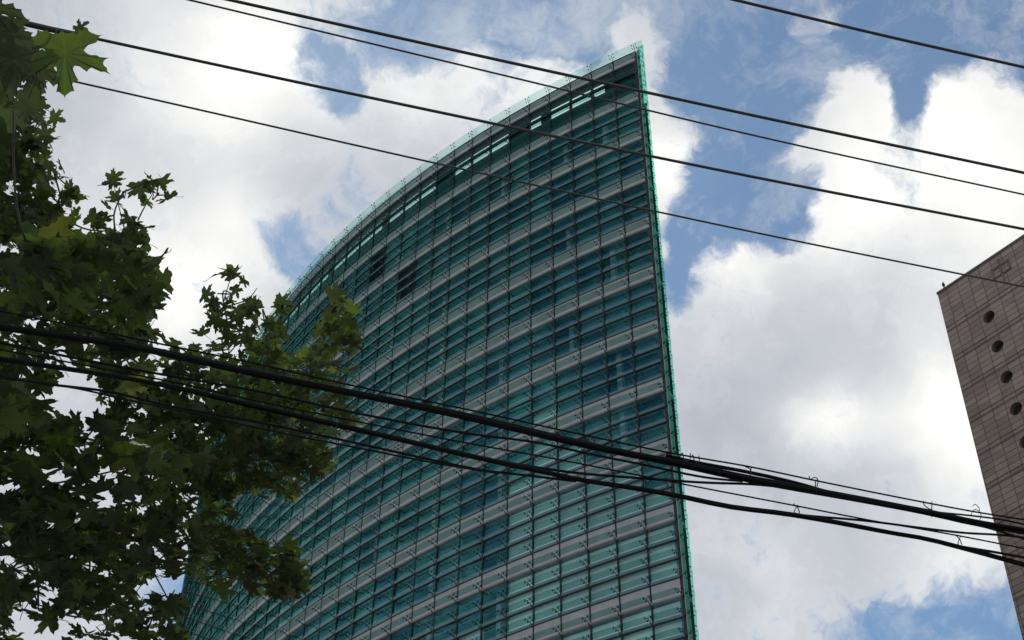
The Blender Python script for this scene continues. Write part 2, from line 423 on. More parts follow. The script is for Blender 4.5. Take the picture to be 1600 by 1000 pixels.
# top storey: open screen, sky shows through the slots
z0, z1 = ZK[1], ZK[0]; hrow = (z1-z0)/4
sc_ = MB(); strip(sc_, -.06, -.02, z1-.66, z1-.02); 
sc_.build('upper_screen_panel', M_screen, tower)
sc_ = MB(); strip(sc_, -.06, -.02, z0+1.0, z1-1.63); sc_.build('lower_screen_panel', M_screen, tower)
sc_ = MB(); strip(sc_, -.08, .08, z1-1.17, z1-1.0); sc_.build('screen_rail', M_screen, tower)
for m in range(0, NB):
    w_ = 1.0 if m in (0, 5, 9, 22, 23) else (.5 if m in (1, 4, 13, 17) else .13)
    s_ = MB(); p = node(m+1-w_/2*0, -.07); t = tan_at(m+.5); a = node(m, -.10)
    s_.box(a-t*.05, t*(BAY*w_), nrm_at(m)*.06, UP*0+UP*(z1)-UP*0) if False else s_.box(node(m, -.10, z0+1.0)-t*.04, t*(BAY*w_), nrm_at(m+.5)*.05, UP*(z1-z0-1.02))
    s_.build('screen_post', M_screen, tower)
sg = MB()
for m in range(NB):
    a, b = node(m, -.01), node(m+1, -.01)
    for (za, zb) in ((z1-1.0, z1-.66), (z0+1.0, z1-1.17)): sg.quad(a+UP*za, b+UP*za, b+UP*zb, a+UP*zb)
sg.build('screen_glass', M_screenglass, tower)
# parapet: glass shelf along the roof edge
pg = MB()
for m in range(NB):
    A0_, B0_ = node(m+.02 if m else -.38), node(m+.98); n = nrm_at(m+.5); z = z1+1.0
    a = A0_+n*.12+UP*z; b = A0_+n*.34+UP*(z+.46); c = B0_+n*.34+UP*(z+.46); d = B0_+n*.12+UP*z
    q = n*.016; pg.prism([a, b, c, d], [a+q, b+q, c+q, d+q])
pg.build('parapet_glass', M_para, tower)
ps = MB(); pb = ps; 
for m in range(NB):
    t, n = tan_at(m), nrm_at(m)
    ps.tube([node(m, .0, z1+.95), node(m, .30, z1+1.38)], .022, 6)
    for f_ in (.35, .85):
        for s in (-1, 1):
            q = node(m, .12+.22*f_, z1+1+.46*f_)+t*s*.14; pb.tube([q-n*.04, q+n*.05], .03, 7)
tag(ps.build('parapet_brackets', M_dark, tower), kind='stuff')
cp = MB(); strip(cp, -.12, .06, z1+.975, z1+1.03); cp.build('parapet_coping', M_dark, tower)

# prow edge: grey edge post and overlapping green glass fin panels with point fixings
t0, n0 = tan_at(0), nrm_at(0); P = node(0)
ep = MB(); ep.box(P-t0*.28+n0*.02, t0*.18, n0*.10, UP*(z1+.9)); ep.build('edge_post', M_grey, tower)
for (k, r, z) in rows+[(-1, 3, z1)]:
    if k > LAST: continue
    h = 1.0
    fp = MB(); nz = P-t0*.16+n0*.18
    lo = z-.02; hi = z+h+.06
    wo = .44
    a = nz+UP*lo; b = nz-t0*(wo)+UP*lo; c = nz-t0*(wo+.07)+n0*.05+UP*hi; d = nz-t0*.03+n0*.05+UP*hi
    q = n0*.016; fp.prism([a, b, c, d], [a+q, b+q, c+q, d+q])
    fp.second = set(); fp.m2 = M_bolt
    for (u_, w_) in ((.17, .80), (.39, .30), (.37, .84), (.28, .5)):
        s_ = nz-t0*u_+UP*(lo+h*w_)+n0*.05*w_; b_ = len(fp.f); fp.tube([s_-n0*.04, s_+n0*.05], .026, 7); fp.second |= set(range(b_, len(fp.f)))
    o = fp.build('fin_panel', M_fin, tower)
    if True:
        ar = MB(); ar.tube([P+n0*.05+UP*z, P-t0*.34+n0*.20+UP*(z+.12)], .018, 6);         ar.build('fin_bracket', M_dark, o)

# ------------------------------------------------------------------ brown tiled tower on the right
C0 = np.array([27.91876, 69.55017, 66.20661+EYE]); U = np.array([.62958764, -.77692947, 0]); NRM = np.array([U[1], -U[0], 0])
if NRM@(-C0) < 0: NRM = -NRM
def tile_material():
    m = bpy.data.materials.new('brown_stone_tiles'); m.use_nodes = True; t = m.node_tree; b = t.nodes['Principled BSDF']
    uv = t.nodes.new('ShaderNodeUVMap'); uv.uv_map = 'wall'
    br = t.nodes.new('ShaderNodeTexBrick'); br.offset = .0; br.squash = 1
    br.inputs['Scale'].default_value = 1; br.inputs['Brick Width'].default_value = .86; br.inputs['Row Height'].default_value = .41
    br.inputs['Mortar Size'].default_value = .03; br.inputs['Mortar Smooth'].default_value = .25; br.inputs['Bias'].default_value = 0
    br.inputs['Color1'].default_value = (.34, .245, .20, 1); br.inputs['Color2'].default_value = (.49, .365, .30, 1); br.inputs['Mortar'].default_value = (.17, .125, .105, 1)
    t.links.new(uv.outputs[0], br.inputs['Vector'])
    n = t.nodes.new('ShaderNodeTexNoise'); n.inputs['Scale'].default_value = .9; n.inputs['Detail'].default_value = 8
    t.links.new(uv.outputs[0], n.inputs['Vector'])
    mr = t.nodes.new('ShaderNodeMapRange'); mr.inputs['To Min'].default_value = .72; mr.inputs['To Max'].default_value = 1.28
    t.links.new(n.outputs[0], mr.inputs[0])
    v = t.nodes.new('ShaderNodeVectorMath'); v.operation = 'SCALE'; t.links.new(br.outputs[0], v.inputs[0]); t.links.new(mr.outputs[0], v.inputs['Scale'])
    t.links.new(v.outputs[0], b.inputs['Base Color']); b.inputs['Roughness'].default_value = .7
    bp = t.nodes.new('ShaderNodeBump'); bp.inputs['Strength'].default_value = .5; bp.inputs['Distance'].default_value = .03; bp.invert = True
    t.links.new(br.outputs['Fac'], bp.inputs['Height']); t.links.new(bp.outputs[0], b.inputs['Normal'])
    return m
M_tile = tile_material()
def wall_pt(u, dep, out=0.0): return C0+U*u-UP*dep+NRM*out
stone = thing('tiled_office_tower', (C0[0], C0[1], 0), 'brown tile clad tower with a vertical row of round porthole openings', 'building')
HGT = C0[2]; LEAN = 0.40/23.0                 # the corner leans in slightly towards the ground
wf = MB(); uvs = []
def wquad(u0, u1, d0_, d1_):
    def eu(u, d): return u if u > .01 else -LEAN*d*0+u
    wf.quad(wall_pt(u0, d1_), wall_pt(u1, d1_), wall_pt(u1, d0_), wall_pt(u0, d0_))
CU, CR = 3.0, .43
port_d = [4.14+2.46*i for i in range(24)]
cell = 1.23
WID = 26.0
def edge_u(d): return -.0157*d
# strip left of the porthole column (leaning edge), the column itself, the rest
top = 0.0
wf.quad(wall_pt(edge_u(HGT), HGT), wall_pt(CU-cell, HGT), wall_pt(CU-cell, 0), wall_pt(0, 0))
wf.quad(wall_pt(CU+cell, HGT), wall_pt(WID, HGT), wall_pt(WID, 0), wall_pt(CU+cell, 0))
wf.quad(wall_pt(CU-cell, port_d[0]-cell), wall_pt(CU+cell, port_d[0]-cell), wall_pt(CU+cell, 0), wall_pt(CU-cell, 0))
wf.quad(wall_pt(CU-cell, HGT), wall_pt(CU+cell, HGT), wall_pt(CU+cell, port_d[-1]+cell), wall_pt(CU-cell, port_d[-1]+cell))
NS = 32
for pd in port_d:
    vs = []; fs = []
    for j in range(NS):
        a = 2*math.pi*j/NS; c_, s_ = math.cos(a), math.sin(a); k_ = cell/max(abs(c_), abs(s_))
        vs.append(wall_pt(CU+CR*c_, pd-CR*s_)); vs.append(wall_pt(CU+k_*c_, pd-k_*s_))
    for j in range(NS):
        a, b = 2*j, 2*((j+1) % NS); fs.append((a, a+1, b+1, b))
    wf.add(vs, fs)
# return wall, far wall and roof
DEP = 18
wf.quad(wall_pt(0, 0), wall_pt(0, 0, -DEP), wall_pt(edge_u(HGT), HGT, -DEP), wall_pt(edge_u(HGT), HGT))
wf.quad(wall_pt(WID, 0), wall_pt(WID, HGT), wall_pt(WID, HGT, -DEP), wall_pt(WID, 0, -DEP))
wf.quad(wall_pt(0, 0, -DEP), wall_pt(WID, 0, -DEP), wall_pt(WID, HGT, -DEP), wall_pt(edge_u(HGT), HGT, -DEP))
wo_ = wf.build('wall', M_tile, stone)
uvl = wo_.data.uv_layers.new(name='wall')
for lp in wo_.data.loops:
    p = np.array(wo_.data.vertices[lp.vertex_index].co)-C0
    u_ = p@U; o_ = p@NRM
    uvl.data[lp.index].uv = (u_-o_+.18, p[2]+.1)
M_joint_line = mat('dark_joint_stone', (.21, .158, .132), .8, var=(2, .3)); M_char = mat('relief_stone', (.24, .18, .15), .8, var=(2, .2))
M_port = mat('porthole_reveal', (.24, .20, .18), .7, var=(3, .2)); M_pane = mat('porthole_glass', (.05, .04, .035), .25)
M_coping = mat('stone_coping', (.14, .13, .12), .7)
for i, pd in enumerate(port_d):
    ph = MB()
    ring = lambda r, o: [wall_pt(CU+r*math.cos(2*math.pi*j/NS), pd-r*math.sin(2*math.pi*j/NS), o) for j in range(NS)]
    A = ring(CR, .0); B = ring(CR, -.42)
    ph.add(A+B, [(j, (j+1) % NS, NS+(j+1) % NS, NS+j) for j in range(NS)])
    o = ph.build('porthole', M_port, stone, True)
    pn = MB(); pn.add(ring(CR, -.38), [tuple(range(NS))]); pn.build('pane', M_pane, o)
# string courses: thin dark stone strips in pairs between the portholes
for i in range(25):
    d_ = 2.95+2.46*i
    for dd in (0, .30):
        s_ = MB(); s_.box(wall_pt(edge_u(d_)+.05, d_+dd, .004), U*(WID-.1), NRM*.02, UP*-.055); s_.build('string_course', M_joint_line, stone)
cpg = MB(); cpg.box(wall_pt(-.04, .0, .05), U*(WID+.04), -NRM*(DEP+.1), UP*.16); cpg.build('coping', M_coping, stone)
rd = MB(); b_ = wall_pt(.42, -.15, -.3); rd.tube([b_, b_+UP*.5], .05, 8); rd.tube([b_+UP*.5, b_+UP*.62, b_+UP*.8], [.09, .11, .05], 10); rd.build('roof_rod', M_dark, stone)
# raised wall lettering near the top corner
le = MB()
def bar(u0, v0, u1, v1, w=.13):
    a = np.array([u0, v0]); b = np.array([u1, v1]); d = (b-a)/np.linalg.norm(b-a); p = np.array([-d[1], d[0]])*w/2
    q = [a-p, b-p, b+p, a+p]
    le.prism([wall_pt(x, y, .003) for x, y in q], [wall_pt(x, y, .06) for x, y in q])
LU, LD = 4.72, 1.35
bar(LU, LD-.95, LU, LD+.95); bar(LU-.62, LD-.45, LU-.62, LD+.35); bar(LU+.62, LD-.45, LU+.62, LD+.35)
bar(LU-.68, LD-.40, LU+.68, LD-.40); bar(LU-.68, LD+.30, LU+.68, LD+.30)
le.build('wall_character', M_char, stone)

# ------------------------------------------------------------------ overhead cables
M_cable = mat('black_cable_sheath', (.009, .009, .010), .8, bump=(60, .2), spec=.15)
M_wire = mat('grey_black_wire', (.035, .035, .036), .5)
def plane_of(p, q, z):
    """vertical plane through two level points seen at p and q, z metres above the eye"""
    a, b = bearing(*p), bearing(*q); A = a*z/a[2]; B = b*z/b[2]
    d = B-A; d[2] = 0; d /= np.linalg.norm(d); return A, d
def on_plane(pl, p, off=0.0):
    A, d = pl; n = np.array([d[1], -d[0], 0]); r = bearing(*p)
    t = ((A@n)+off)/(r@n); return r*t+np.array([0, 0, EYE])
def smooth(P, n=10):
    P = [np.asarray(p) for p in P]; out = []
    Q = [2*P[0]-P[1]]+P+[2*P[-1]-P[-2]]
    for i in range(1, len(Q)-2):
        p0, p1, p2, p3 = Q[i-1:i+3]
        # centripetal-ish: use chord-length tangents so uneven spacing does not overshoot
        d1_, d0_, d2_ = np.linalg.norm(p2-p1), np.linalg.norm(p1-p0), np.linalg.norm(p3-p2)
        m1 = ((p2-p1)/d1_*d0_+(p1-p0)/d0_*d1_)/(d0_+d1_)*d1_; m2 = ((p3-p2)/d2_*d1_+(p2-p1)/d1_*d2_)/(d1_+d2_)*d1_
        for j in range(n):
            t = j/n; out.append((2*t**3-3*t*t+1)*p1+(t**3-2*t*t+t)*m1+(-2*t**3+3*t*t)*p2+(t**3-t*t)*m2)
    out.append(P[-1]); return out
def extend(P, lo, hi, L=14):
    if lo: d = P[0]-P[1]; d /= np.linalg.norm(d); P = [P[0]+d*L, P[0]+d*L/2]+P
    if hi: d = P[-1]-P[-2]; d /= np.linalg.norm(d); P = P+[P[-1]+d*L/2, P[-1]+d*L]
    return P
def cable(name, label, pl, pts, r, m, lo=True, hi=True, off=0.0, strands=0, group=None, cat='cable', rr=None):
    P = extend([on_plane(pl, p, off) for p in pts], lo, hi)
    C = smooth(P, 12); mb = MB()
    if not strands: mb.tube(C, r, 8)
    else:
        # resample evenly, lay the strands round each other
        C = np.array(C); L = np.concatenate([[0], np.cumsum(np.linalg.norm(np.diff(C, axis=0), axis=1))])
        s = np.linspace(0, L[-1], int(L[-1]/.09)); D = np.stack([np.interp(s, L, C[:, i]) for i in range(3)], 1)
        t = np.gradient(D, axis=0); t /= np.linalg.norm(t, axis=1)[:, None]
        u = np.cross(t, UP); u /= np.linalg.norm(u, axis=1)[:, None]; w = np.cross(u, t)
        for j in range(strands):
            ph = 2*math.pi*j/strands+s*1.1+.5*np.sin(s*1.7+j*2); q = r*.58*(1+.10*np.sin(s*.9+j))
            mb.tube(D+u*(np.cos(ph)*q)[:, None]+w*(np.sin(ph)*q)[:, None], r*.46*(1+.15*((j*37) % 5-2)/2), 7)
    o = mb.build(name, m, None, True); return tag(o, label, cat, group)
# upper four thin wires plus one crossing the top right corner
def wire(pts, z, r, label):
    pl = plane_of(pts[0], pts[-1], z)
    return cable('overhead_wire', label, pl, pts, r, M_wire, cat='overhead wire', group='thin wires strung across the sky'), pl
wire([(355, -1), (780, 94), (1180, 181), (1600, 270)], 7.0, .0095, 'thick overhead wire crossing just below the glass tower tip, upper of a close pair')
wire([(292, -1), (780, 116), (1180, 212), (1600, 304)], 6.9, .0058, 'thin overhead wire running just under the thicker wire near the glass tower tip')
w3, pl3 = wire([(20, 32), (148, 60), (780, 195), (1180, 277), (1600, 358)], 6.6, .0088, 'overhead wire starting in a thicker sleeve behind the big leaf at upper left')
sv = MB(); sv.tube([on_plane(pl3, p) for p in ((-40, 19), (20, 32), (80, 46), (143, 59), (150, 60.5))], [.017, .017, .017, .016, .009], 8); sv.build('cable_sleeve', M_wire, w3, True)
wire([(150, 135), (780, 277), (1150, 357), (1600, 448)], 6.5, .0058, 'lowest thin wire across the middle of the glass tower, ending over the brown tower corner')
wire([(1145, -1), (1370, 53), (1600, 105)], 7.2, .0095, 'overhead wire cutting across the blue sky in the top right corner')
# lower run: two messenger wires with bundles hung below them
CS = .70; PLN = plane_of((0, 487), (1600, 812), 5.0*CS)
BG = 'black cables of the lower overhead run'
def low(label, pts, r, **k): return cable(k.pop('name', 'overhead_cable'), label, PLN, pts, r*CS*.9, M_cable, group=BG, **k)
M1 = [(0, 486), (122, 510), (220, 531), (390, 566), (540, 600), (750, 644), (900, 677), (1060, 710), (1170, 729), (1275, 751), (1450, 786), (1525, 800), (1600, 812)]
M2 = [(0, 546), (155, 575), (300, 603), (400, 626), (560, 659), (750, 696), (862, 716), (1000, 743), (1050, 753), (1242, 790), (1360, 813), (1492, 836), (1600, 857)]
low('thin black messenger wire above the thickest cable bundle', M1, .0055, name='messenger_wire')
low('second thin messenger wire, above the lower cable bundle', M2, .0050, name='messenger_wire')
A = [(0, 510), (200, 541), (400, 583), (560, 616), (700, 645), (925, 697), (1050, 722), (1160, 746), (1275, 768), (1360, 783), (1455, 801), (1512, 814), (1600, 830)]
low('thickest black cable bundle, hung under the upper messenger wire', A, .024, strands=5, name='cable_bundle')
low('loose black cable splitting from the top of the thickest bundle right of the glass tower', [(1040, 712), (1095, 724), (1170, 738), (1252, 757), (1290, 768)], .012, lo=False, hi=False, off=-.02)
low('black cable running just under the thickest bundle and joining it at right', [(0, 535), (120, 560), (225, 580), (400, 611), (560, 646), (750, 680), (830, 690), (925, 710), (1000, 725), (1110, 747), (1160, 752)], .0075, hi=False)
D = [(0, 561), (150, 584), (250, 601), (400, 635), (560, 672), (740, 714), (825, 732), (910, 750), (1000, 764), (1060, 775), (1135, 791), (1235, 804), (1312, 817), (1387, 831), (1450, 842), (1497, 854), (1600, 882)]
low('lower black cable bundle, hung under the second messenger wire', D, .0165, strands=4, name='cable_bundle')
low('slack black cable rising from the lower bundle to the thickest bundle', [(690, 704), (800, 724), (885, 737), (1012, 748), (1100, 754), (1180, 757), (1240, 763)], .008, lo=False, hi=False, off=-.015)
low('black cable leaving the lower bundle near mid sky, running flatter to the brown tower', [(1235, 803), (1265, 806), (1355, 814), (1425, 823), (1500, 832), (1575, 837), (1600, 840)], .0075, lo=False, off=-.01)
low('black cable leaving the lower bundle at its last tie', [(1450, 843), (1502, 854), (1550, 862), (1600, 871)], .0085, lo=False)
low('lowest black cable at the left, crossing the plane tree and joining the lower bundle', [(0, 587), (60, 598), (175, 613), (250, 631), (400, 659), (560, 693), (700, 724), (750, 734), (825, 743), (900, 752)], .0075, hi=False, off=-.01)
low('thin black cable under the lowest left cable, in front of the plane tree', [(0, 590), (120, 607), (200, 625), (300, 645), (400, 668), (560, 700), (700, 727), (780, 740)], .0055, hi=False, off=.01)
low('short black cable branching off under the thickest bundle before the brown tower', [(1500, 814), (1544, 825), (1600, 842)], .007, lo=False)
low('thin black cable between the thickest bundle and its messenger wire at far right', [(1470, 801), (1520, 806), (1565, 812), (1600, 819)], .006, lo=False)
# wire ties
HG = 'wire hangers tying the bundles to the messenger wires'
def hanger(label, lines, r=.0032):
    mb = MB()
    for ln in lines: mb.tube(smooth([on_plane(PLN, p, -.012) for p in ln], 6), r*CS, 6)
    tag(mb.build('wire_hanger', M_wire, None, True), label, 'cable tie', HG)
hanger('first of two zigzag wire hangers beside the glass tower edge', [[(1062, 713), (1066, 708), (1070, 719), (1076, 719), (1079, 708)], [(1065, 709), (1062, 714)]])
hanger('second of two zigzag wire hangers, right of the glass tower edge', [[(1080, 714), (1082, 711), (1087, 722), (1091, 722), (1092, 712)]])
hanger('bent wire hanger on the upper messenger wire, left of the looped one', [[(1164, 729), (1172, 733), (1173, 738), (1171, 748)], [(1174, 729), (1173, 738)]])
hanger('wire hanger with a twisted loop on the upper messenger wire', [[(1264, 744), (1266, 749), (1272, 746), (1276, 747), (1277, 760)], [(1280, 753), (1276, 750), (1274, 760)]])
hanger('triangular wire hanger on the upper messenger wire', [[(1443, 783), (1443, 787), (1454, 796), (1456, 784)], [(1456, 785), (1456, 808)]])
hanger('S shaped wire hook standing up beside the brown tower', [[(1517, 806), (1519, 800), (1524, 796), (1531, 800), (1533, 806), (1531, 812)], [(1520, 791), (1523, 788), (1528, 791), (1531, 798)]], .0024)
hanger('crossed wire hanger on the lower run in front of the glass tower edge', [[(1040, 753), (1043, 760), (1040, 766)], [(1045, 754), (1042, 761), (1044, 766)], [(1049, 756), (1053, 760)]])
hanger('wire hanger of two crossed loops on the lower messenger wire', [[(1240, 787), (1243, 791), (1249, 792)], [(1246, 789), (1241, 801), (1243, 809)], [(1245, 790), (1249, 801), (1246, 808)]])
hanger('last crossed wire hanger on the lower run, nearest the brown tower', [[(1493, 836), (1499, 842), (1503, 851)], [(1501, 837), (1497, 850), (1499, 858)]])
hanger('faint wire hanger on the upper messenger wire in front of the glass facade', [[(918, 682), (922, 690), (925, 683), (929, 690), (930, 683)]])

# ------------------------------------------------------------------ plane tree at the left
M_bark = mat('plane_bark', (.10, .09, .07), .85, var=(6, .35), bump=(25, .5))
def leaf_material():
    m = bpy.data.materials.new('plane_leaf'); m.use_nodes = True; t = m.node_tree; t.nodes.clear()
    o = t.nodes.new('ShaderNodeOutputMaterial')
    at_ = t.nodes.new('ShaderNodeAttribute'); at_.attribute_name = 'leaf_age'
    r = t.nodes.new('ShaderNodeValToRGB'); t.links.new(at_.outputs['Fac'], r.inputs[0])
    cr = r.color_ramp; cr.elements[0].position = 0; cr.elements[0].color = (.036, .044, .018, 1)
    cr.elements[1].position = 1; cr.elements[1].color = (.12, .135, .022, 1)
    e_ = cr.elements.new(.45); e_.color = (.044, .062, .019, 1)
    e_ = cr.elements.new(.80); e_.color = (.070, .115, .020, 1)
    df = t.nodes.new('ShaderNodeBsdfDiffuse'); tr = t.nodes.new('ShaderNodeBsdfTranslucent'); gl = t.nodes.new('ShaderNodeBsdfGlossy')
    gl.inputs['Roughness'].default_value = .45; gl.inputs[0].default_value = (.9, .95, .9, 1)
    t.links.new(r.outputs[0], df.inputs[0])
    hs = t.nodes.new('ShaderNodeHueSaturation'); hs.inputs['Saturation'].default_value = 1.05; hs.inputs['Value'].default_value = 1.35
    t.links.new(r.outputs[0], hs.inputs['Color']); t.links.new(hs.outputs[0], tr.inputs[0])
    x1 = t.nodes.new('ShaderNodeMixShader'); x1.inputs[0].default_value = .48
    t.links.new(df.outputs[0], x1.inputs[1]); t.links.new(tr.outputs[0], x1.inputs[2])
    x2 = t.nodes.new('ShaderNodeMixShader'); x2.inputs[0].default_value = .03
    t.links.new(x1.outputs[0], x2.inputs[1]); t.links.new(gl.outputs[0], x2.inputs[2]); t.links.new(x2.outputs[0], o.inputs[0])
    return m
M_leaf = leaf_material()
half = [(.05, .93), (.13, .90), (.10, .80), (.19, .75), (.145, .64), (.135, .53), (.30, .63), (.36, .57), (.47, .64), (.60, .69), (.545, .58), (.50, .50), (.58, .44), (.43, .39), (.27, .31), (.44, .20), (.55, .08), (.42, .07), (.34, -.03), (.20, -.02), (.10, .045)]
outl = [(0, 1.0)]+half+[(0, 0)]+[(-x, y) for x, y in reversed(half)]
L2 = np.array(outl); NL = len(L2)
# inner ring gives the blade its fold and curl
ctr = np.array([0, .34]); inner_ = ctr+(L2-ctr)*.5
LV = np.vstack([L2, inner_, ctr[None]])
LF = []
for i in range(NL):
    j = (i+1) % NL
    LF += [(i, j, NL+j), (i, NL+j, NL+i), (NL+i, NL+j, 2*NL)]
LF = np.array(LF)
def dense(L, n=4):
    out = []
    for i in range(len(L)):
        a, b = np.array(L[i]), np.array(L[(i+1) % len(L)]); d = b-a; nrm = np.array([-d[1], d[0]])
        for j in range(n):
            t = j/n; out.append(a+d*t+nrm*(-.16)*math.sin(math.pi*t)*(1 if np.linalg.norm(d) > .06 else 0))
    return np.array(out)
HO = dense(outl); NH = len(HO); RINGS = [1, .82, .62, .42, .22]
HV = np.vstack([ctr+(HO-ctr)*r for r in RINGS]+[ctr[None]])
HF = []
for q in range(len(RINGS)-1):
    for i in range(NH):
        j = (i+1) % NH; HF += [(q*NH+i, q*NH+j, (q+1)*NH+j), (q*NH+i, (q+1)*NH+j, (q+1)*NH+i)]
HF += [((len(RINGS)-1)*NH+i, (len(RINGS)-1)*NH+(i+1) % NH, len(RINGS)*NH) for i in range(NH)]
HF = np.array(HF)
# veins run from the stalk to the lobe tips and show a little paler
def vein(P):
    best = np.full(len(P), 9.)
    for tip in [(0, 1), (.60, .69), (-.60, .69), (.55, .08), (-.55, .08)]:
        d = np.array(tip)-np.array([0, .02]); L = np.linalg.norm(d); d = d/L
        r = P-np.array([0, .02]); t = np.clip(r@d, 0, L); best = np.minimum(best, np.linalg.norm(r-t[:, None]*d, axis=1))
    return best
HVEIN = np.clip(1-vein(HV)/.03, 0, 1)
near = []
leaves = []      # (position, size, tip direction, normal, age)
def add_leaf(p, size, tip, nrm, age): leaves.append((np.asarray(p), size, np.asarray(tip), np.asarray(nrm), age))
def rand_leaf(p, size, spread=.55, age=None):
    n = np.array([RNG.normal(0, spread), RNG.normal(-.1, spread), 1.0]); n /= np.linalg.norm(n)
    a = RNG.uniform(0, 2*math.pi); t = np.array([math.cos(a), math.sin(a), RNG.normal(-.35, .35)]); t -= n*(t@n); t /= np.linalg.norm(t)
    if age is None: age = float(np.clip(RNG.beta(1.6, 2.6), 0, 1))
    add_leaf(p, size*RNG.uniform(.68, 1.2), t, n, age)
# crown clumps: (x, y, rx, ry, distance, depth spread, leaf size, share of cover, age bias)
CL = [
 (20,130,45,45,5.6,.5,.15,2.2,0), (15,200,70,50,9,1,.15,2.0,0), (62,185,36,38,9,.6,.14,1.7,0), (35,250,55,40,9,1,.15,2.0,0), (85,272,24,16,9,.3,.12,1.2,.1),
 (20,320,60,60,8.5,1,.16,2.6,0), (90,318,40,32,9,.7,.15,2.0,0), (45,380,50,45,8.5,1,.16,2.4,0),(105,345,30,25,9,.5,.15,1.6,0),
 (192,300,30,34,9,.4,.15,1.25,.15), (245,305,20,34,9,.3,.15,1.35,.1), (180,362,44,24,9,.5,.15,1.7,0), (190,388,50,22,9,.5,.15,1.7,0),
 (108,385,28,22,7,.3,.18,1.5,.5), (60,430,75,48,6.5,.6,.19,2.6,.25), (150,430,55,45,6.8,.6,.18,2.0,.2), (205,440,46,46,7.2,.6,.18,2.4,.25), (160,480,60,40,8,1,.16,2.3,0), (225,470,28,45,7.5,.4,.17,2.0,.1),
 (50,500,80,45,7.5,1,.17,2.8,0),(170,520,75,32,8.5,1,.16,2.6,0),(60,560,70,30,8,1,.16,2.4,0),(190,565,50,38,8.5,1,.16,2.3,.1),
 (355,505,42,34,9.5,.5,.15,1.6,0),(365,460,38,34,9.5,.4,.145,.9,.05),(350,560,60,28,9.5,.7,.15,1.8,0),(420,540,38,42,9.5,.6,.15,1.7,.35),(275,562,45,22,9.3,.6,.15,2.0,.0),
 (440,478,10,12,9.6,.2,.14,1.2,.3),(418,505,14,12,9.6,.2,.14,1.1,.3),
 (536,482,24,25,9.8,.3,.16,2.4,.75),(528,525,34,30,9.8,.4,.16,2.4,.55),(520,570,38,30,9.8,.5,.15,2.2,.4),(460,590,60,40,9.6,.8,.15,2.2,.35),(530,640,28,28,9.8,.4,.15,2.2,.5),(480,575,30,30,9.6,.5,.15,2.0,.3),
 (25,610,40,40,7,.8,.17,2.2,.3),(15,650,35,25,6.5,.6,.17,2.2,.3),(250,610,90,38,9,1,.15,2.4,0),(360,620,80,45,9.4,1,.15,2.6,.1),(450,660,90,45,9.5,1,.15,2.6,.2),(480,705,48,34,9.5,.6,.15,2.4,.35),
 (40,690,70,35,8,1,.16,2.2,0),(130,690,60,32,8.5,1,.16,2.0,0),(230,680,70,45,8,1,.16,2.5,.1),(330,690,70,45,9,1,.15,2.6,0),(400,730,50,45,9.3,.8,.15,2.2,.1),(455,745,26,26,9.5,.4,.15,2.2,.4),
 (50,760,90,45,7.5,1,.17,2.6,.1),(205,730,70,40,7.2,.8,.18,2.2,.3),(280,730,60,40,8.5,1,.16,2.2,.1),(60,830,90,55,7.5,1,.17,2.8,0),(170,840,70,35,8,1,.16,2.6,.1),(235,800,45,40,8.3,.8,.16,2.2,.2),(270,850,50,45,8.5,.8,.16,2.2,0),(310,790,40,45,9,.7,.15,1.5,.0),(345,770,36,38,9,.6,.15,1.4,.05),
 (20,890,50,40,8,1,.16,1.7,0),(140,900,60,45,7.5,.8,.17,2.6,0),(230,890,40,30,8.3,.6,.16,1.6,.1),(165,960,55,40,8,1,.16,2.5,0),(240,960,40,26,8.4,.5,.16,1.7,.05),(265,940,22,12,8.4,.3,.17,1.4,.1),(60,945,50,20,8,1,.16,1.3,0),(8,960,20,50,8,1,.16,2.0,0),(230,995,60,18,8.4,.6,.16,1.6,0),
 (370,870,45,32,9,.5,.15,2.2,.3),(425,895,44,34,9,.4,.155,2.5,.35),(455,880,18,26,9,.3,.15,2.0,.5),(340,835,24,24,9,.5,.15,1.5,.1),(345,890,30,30,9,.5,.15,1.6,.2),(440,925,25,12,9,.3,.14,1.3,.4),
 # beyond the frame: the rest of the crown
 (-70,300,80,160,8.5,1.2,.17,1.8,0),(-80,620,90,160,7.5,1.2,.17,1.8,0),(-80,900,90,130,7.5,1.2,.17,1.6,0),(-190,500,110,260,7.5,1.4,.18,1.5,0),(60,1070,150,50,8,1,.17,1.6,0),(-60,90,70,80,7.5,1,.17,1.6,0),(250,1050,80,40,8.4,.8,.16,1.4,0),(-330,620,130,240,7.5,1.4,.19,1.3,0)]
twig_targets = []
for (x, y, rx, ry, dist, dep, size, cover, bias) in CL:
    if x > 0 and y < 350: rx *= .82; cover *= .8
    if x > 380 and 440 < y < 720: rx *= .86; ry *= .9; cover *= .85
    lp = size*F/dist; size *= .80; lp *= .80; n = max(3, int((.62 if y < 640 else .78)*cover*math.pi*rx*ry/(.36*lp*lp*.62)))
    for i in range(n):
        a = RNG.uniform(0, 2*math.pi); r = math.sqrt(RNG.uniform(0, 1))*1.14
        px_, py_ = x+rx*r*math.cos(a), y+ry*r*math.sin(a)
        age = float(np.clip(RNG.beta(1.5, 2.8)+.7*bias*RNG.uniform(.1, 1.0), 0, 1))
        rand_leaf(at(px_, py_, dist+RNG.uniform(-dep, dep)), size, age=age)
    twig_targets.append((at(x, y, dist), rx))
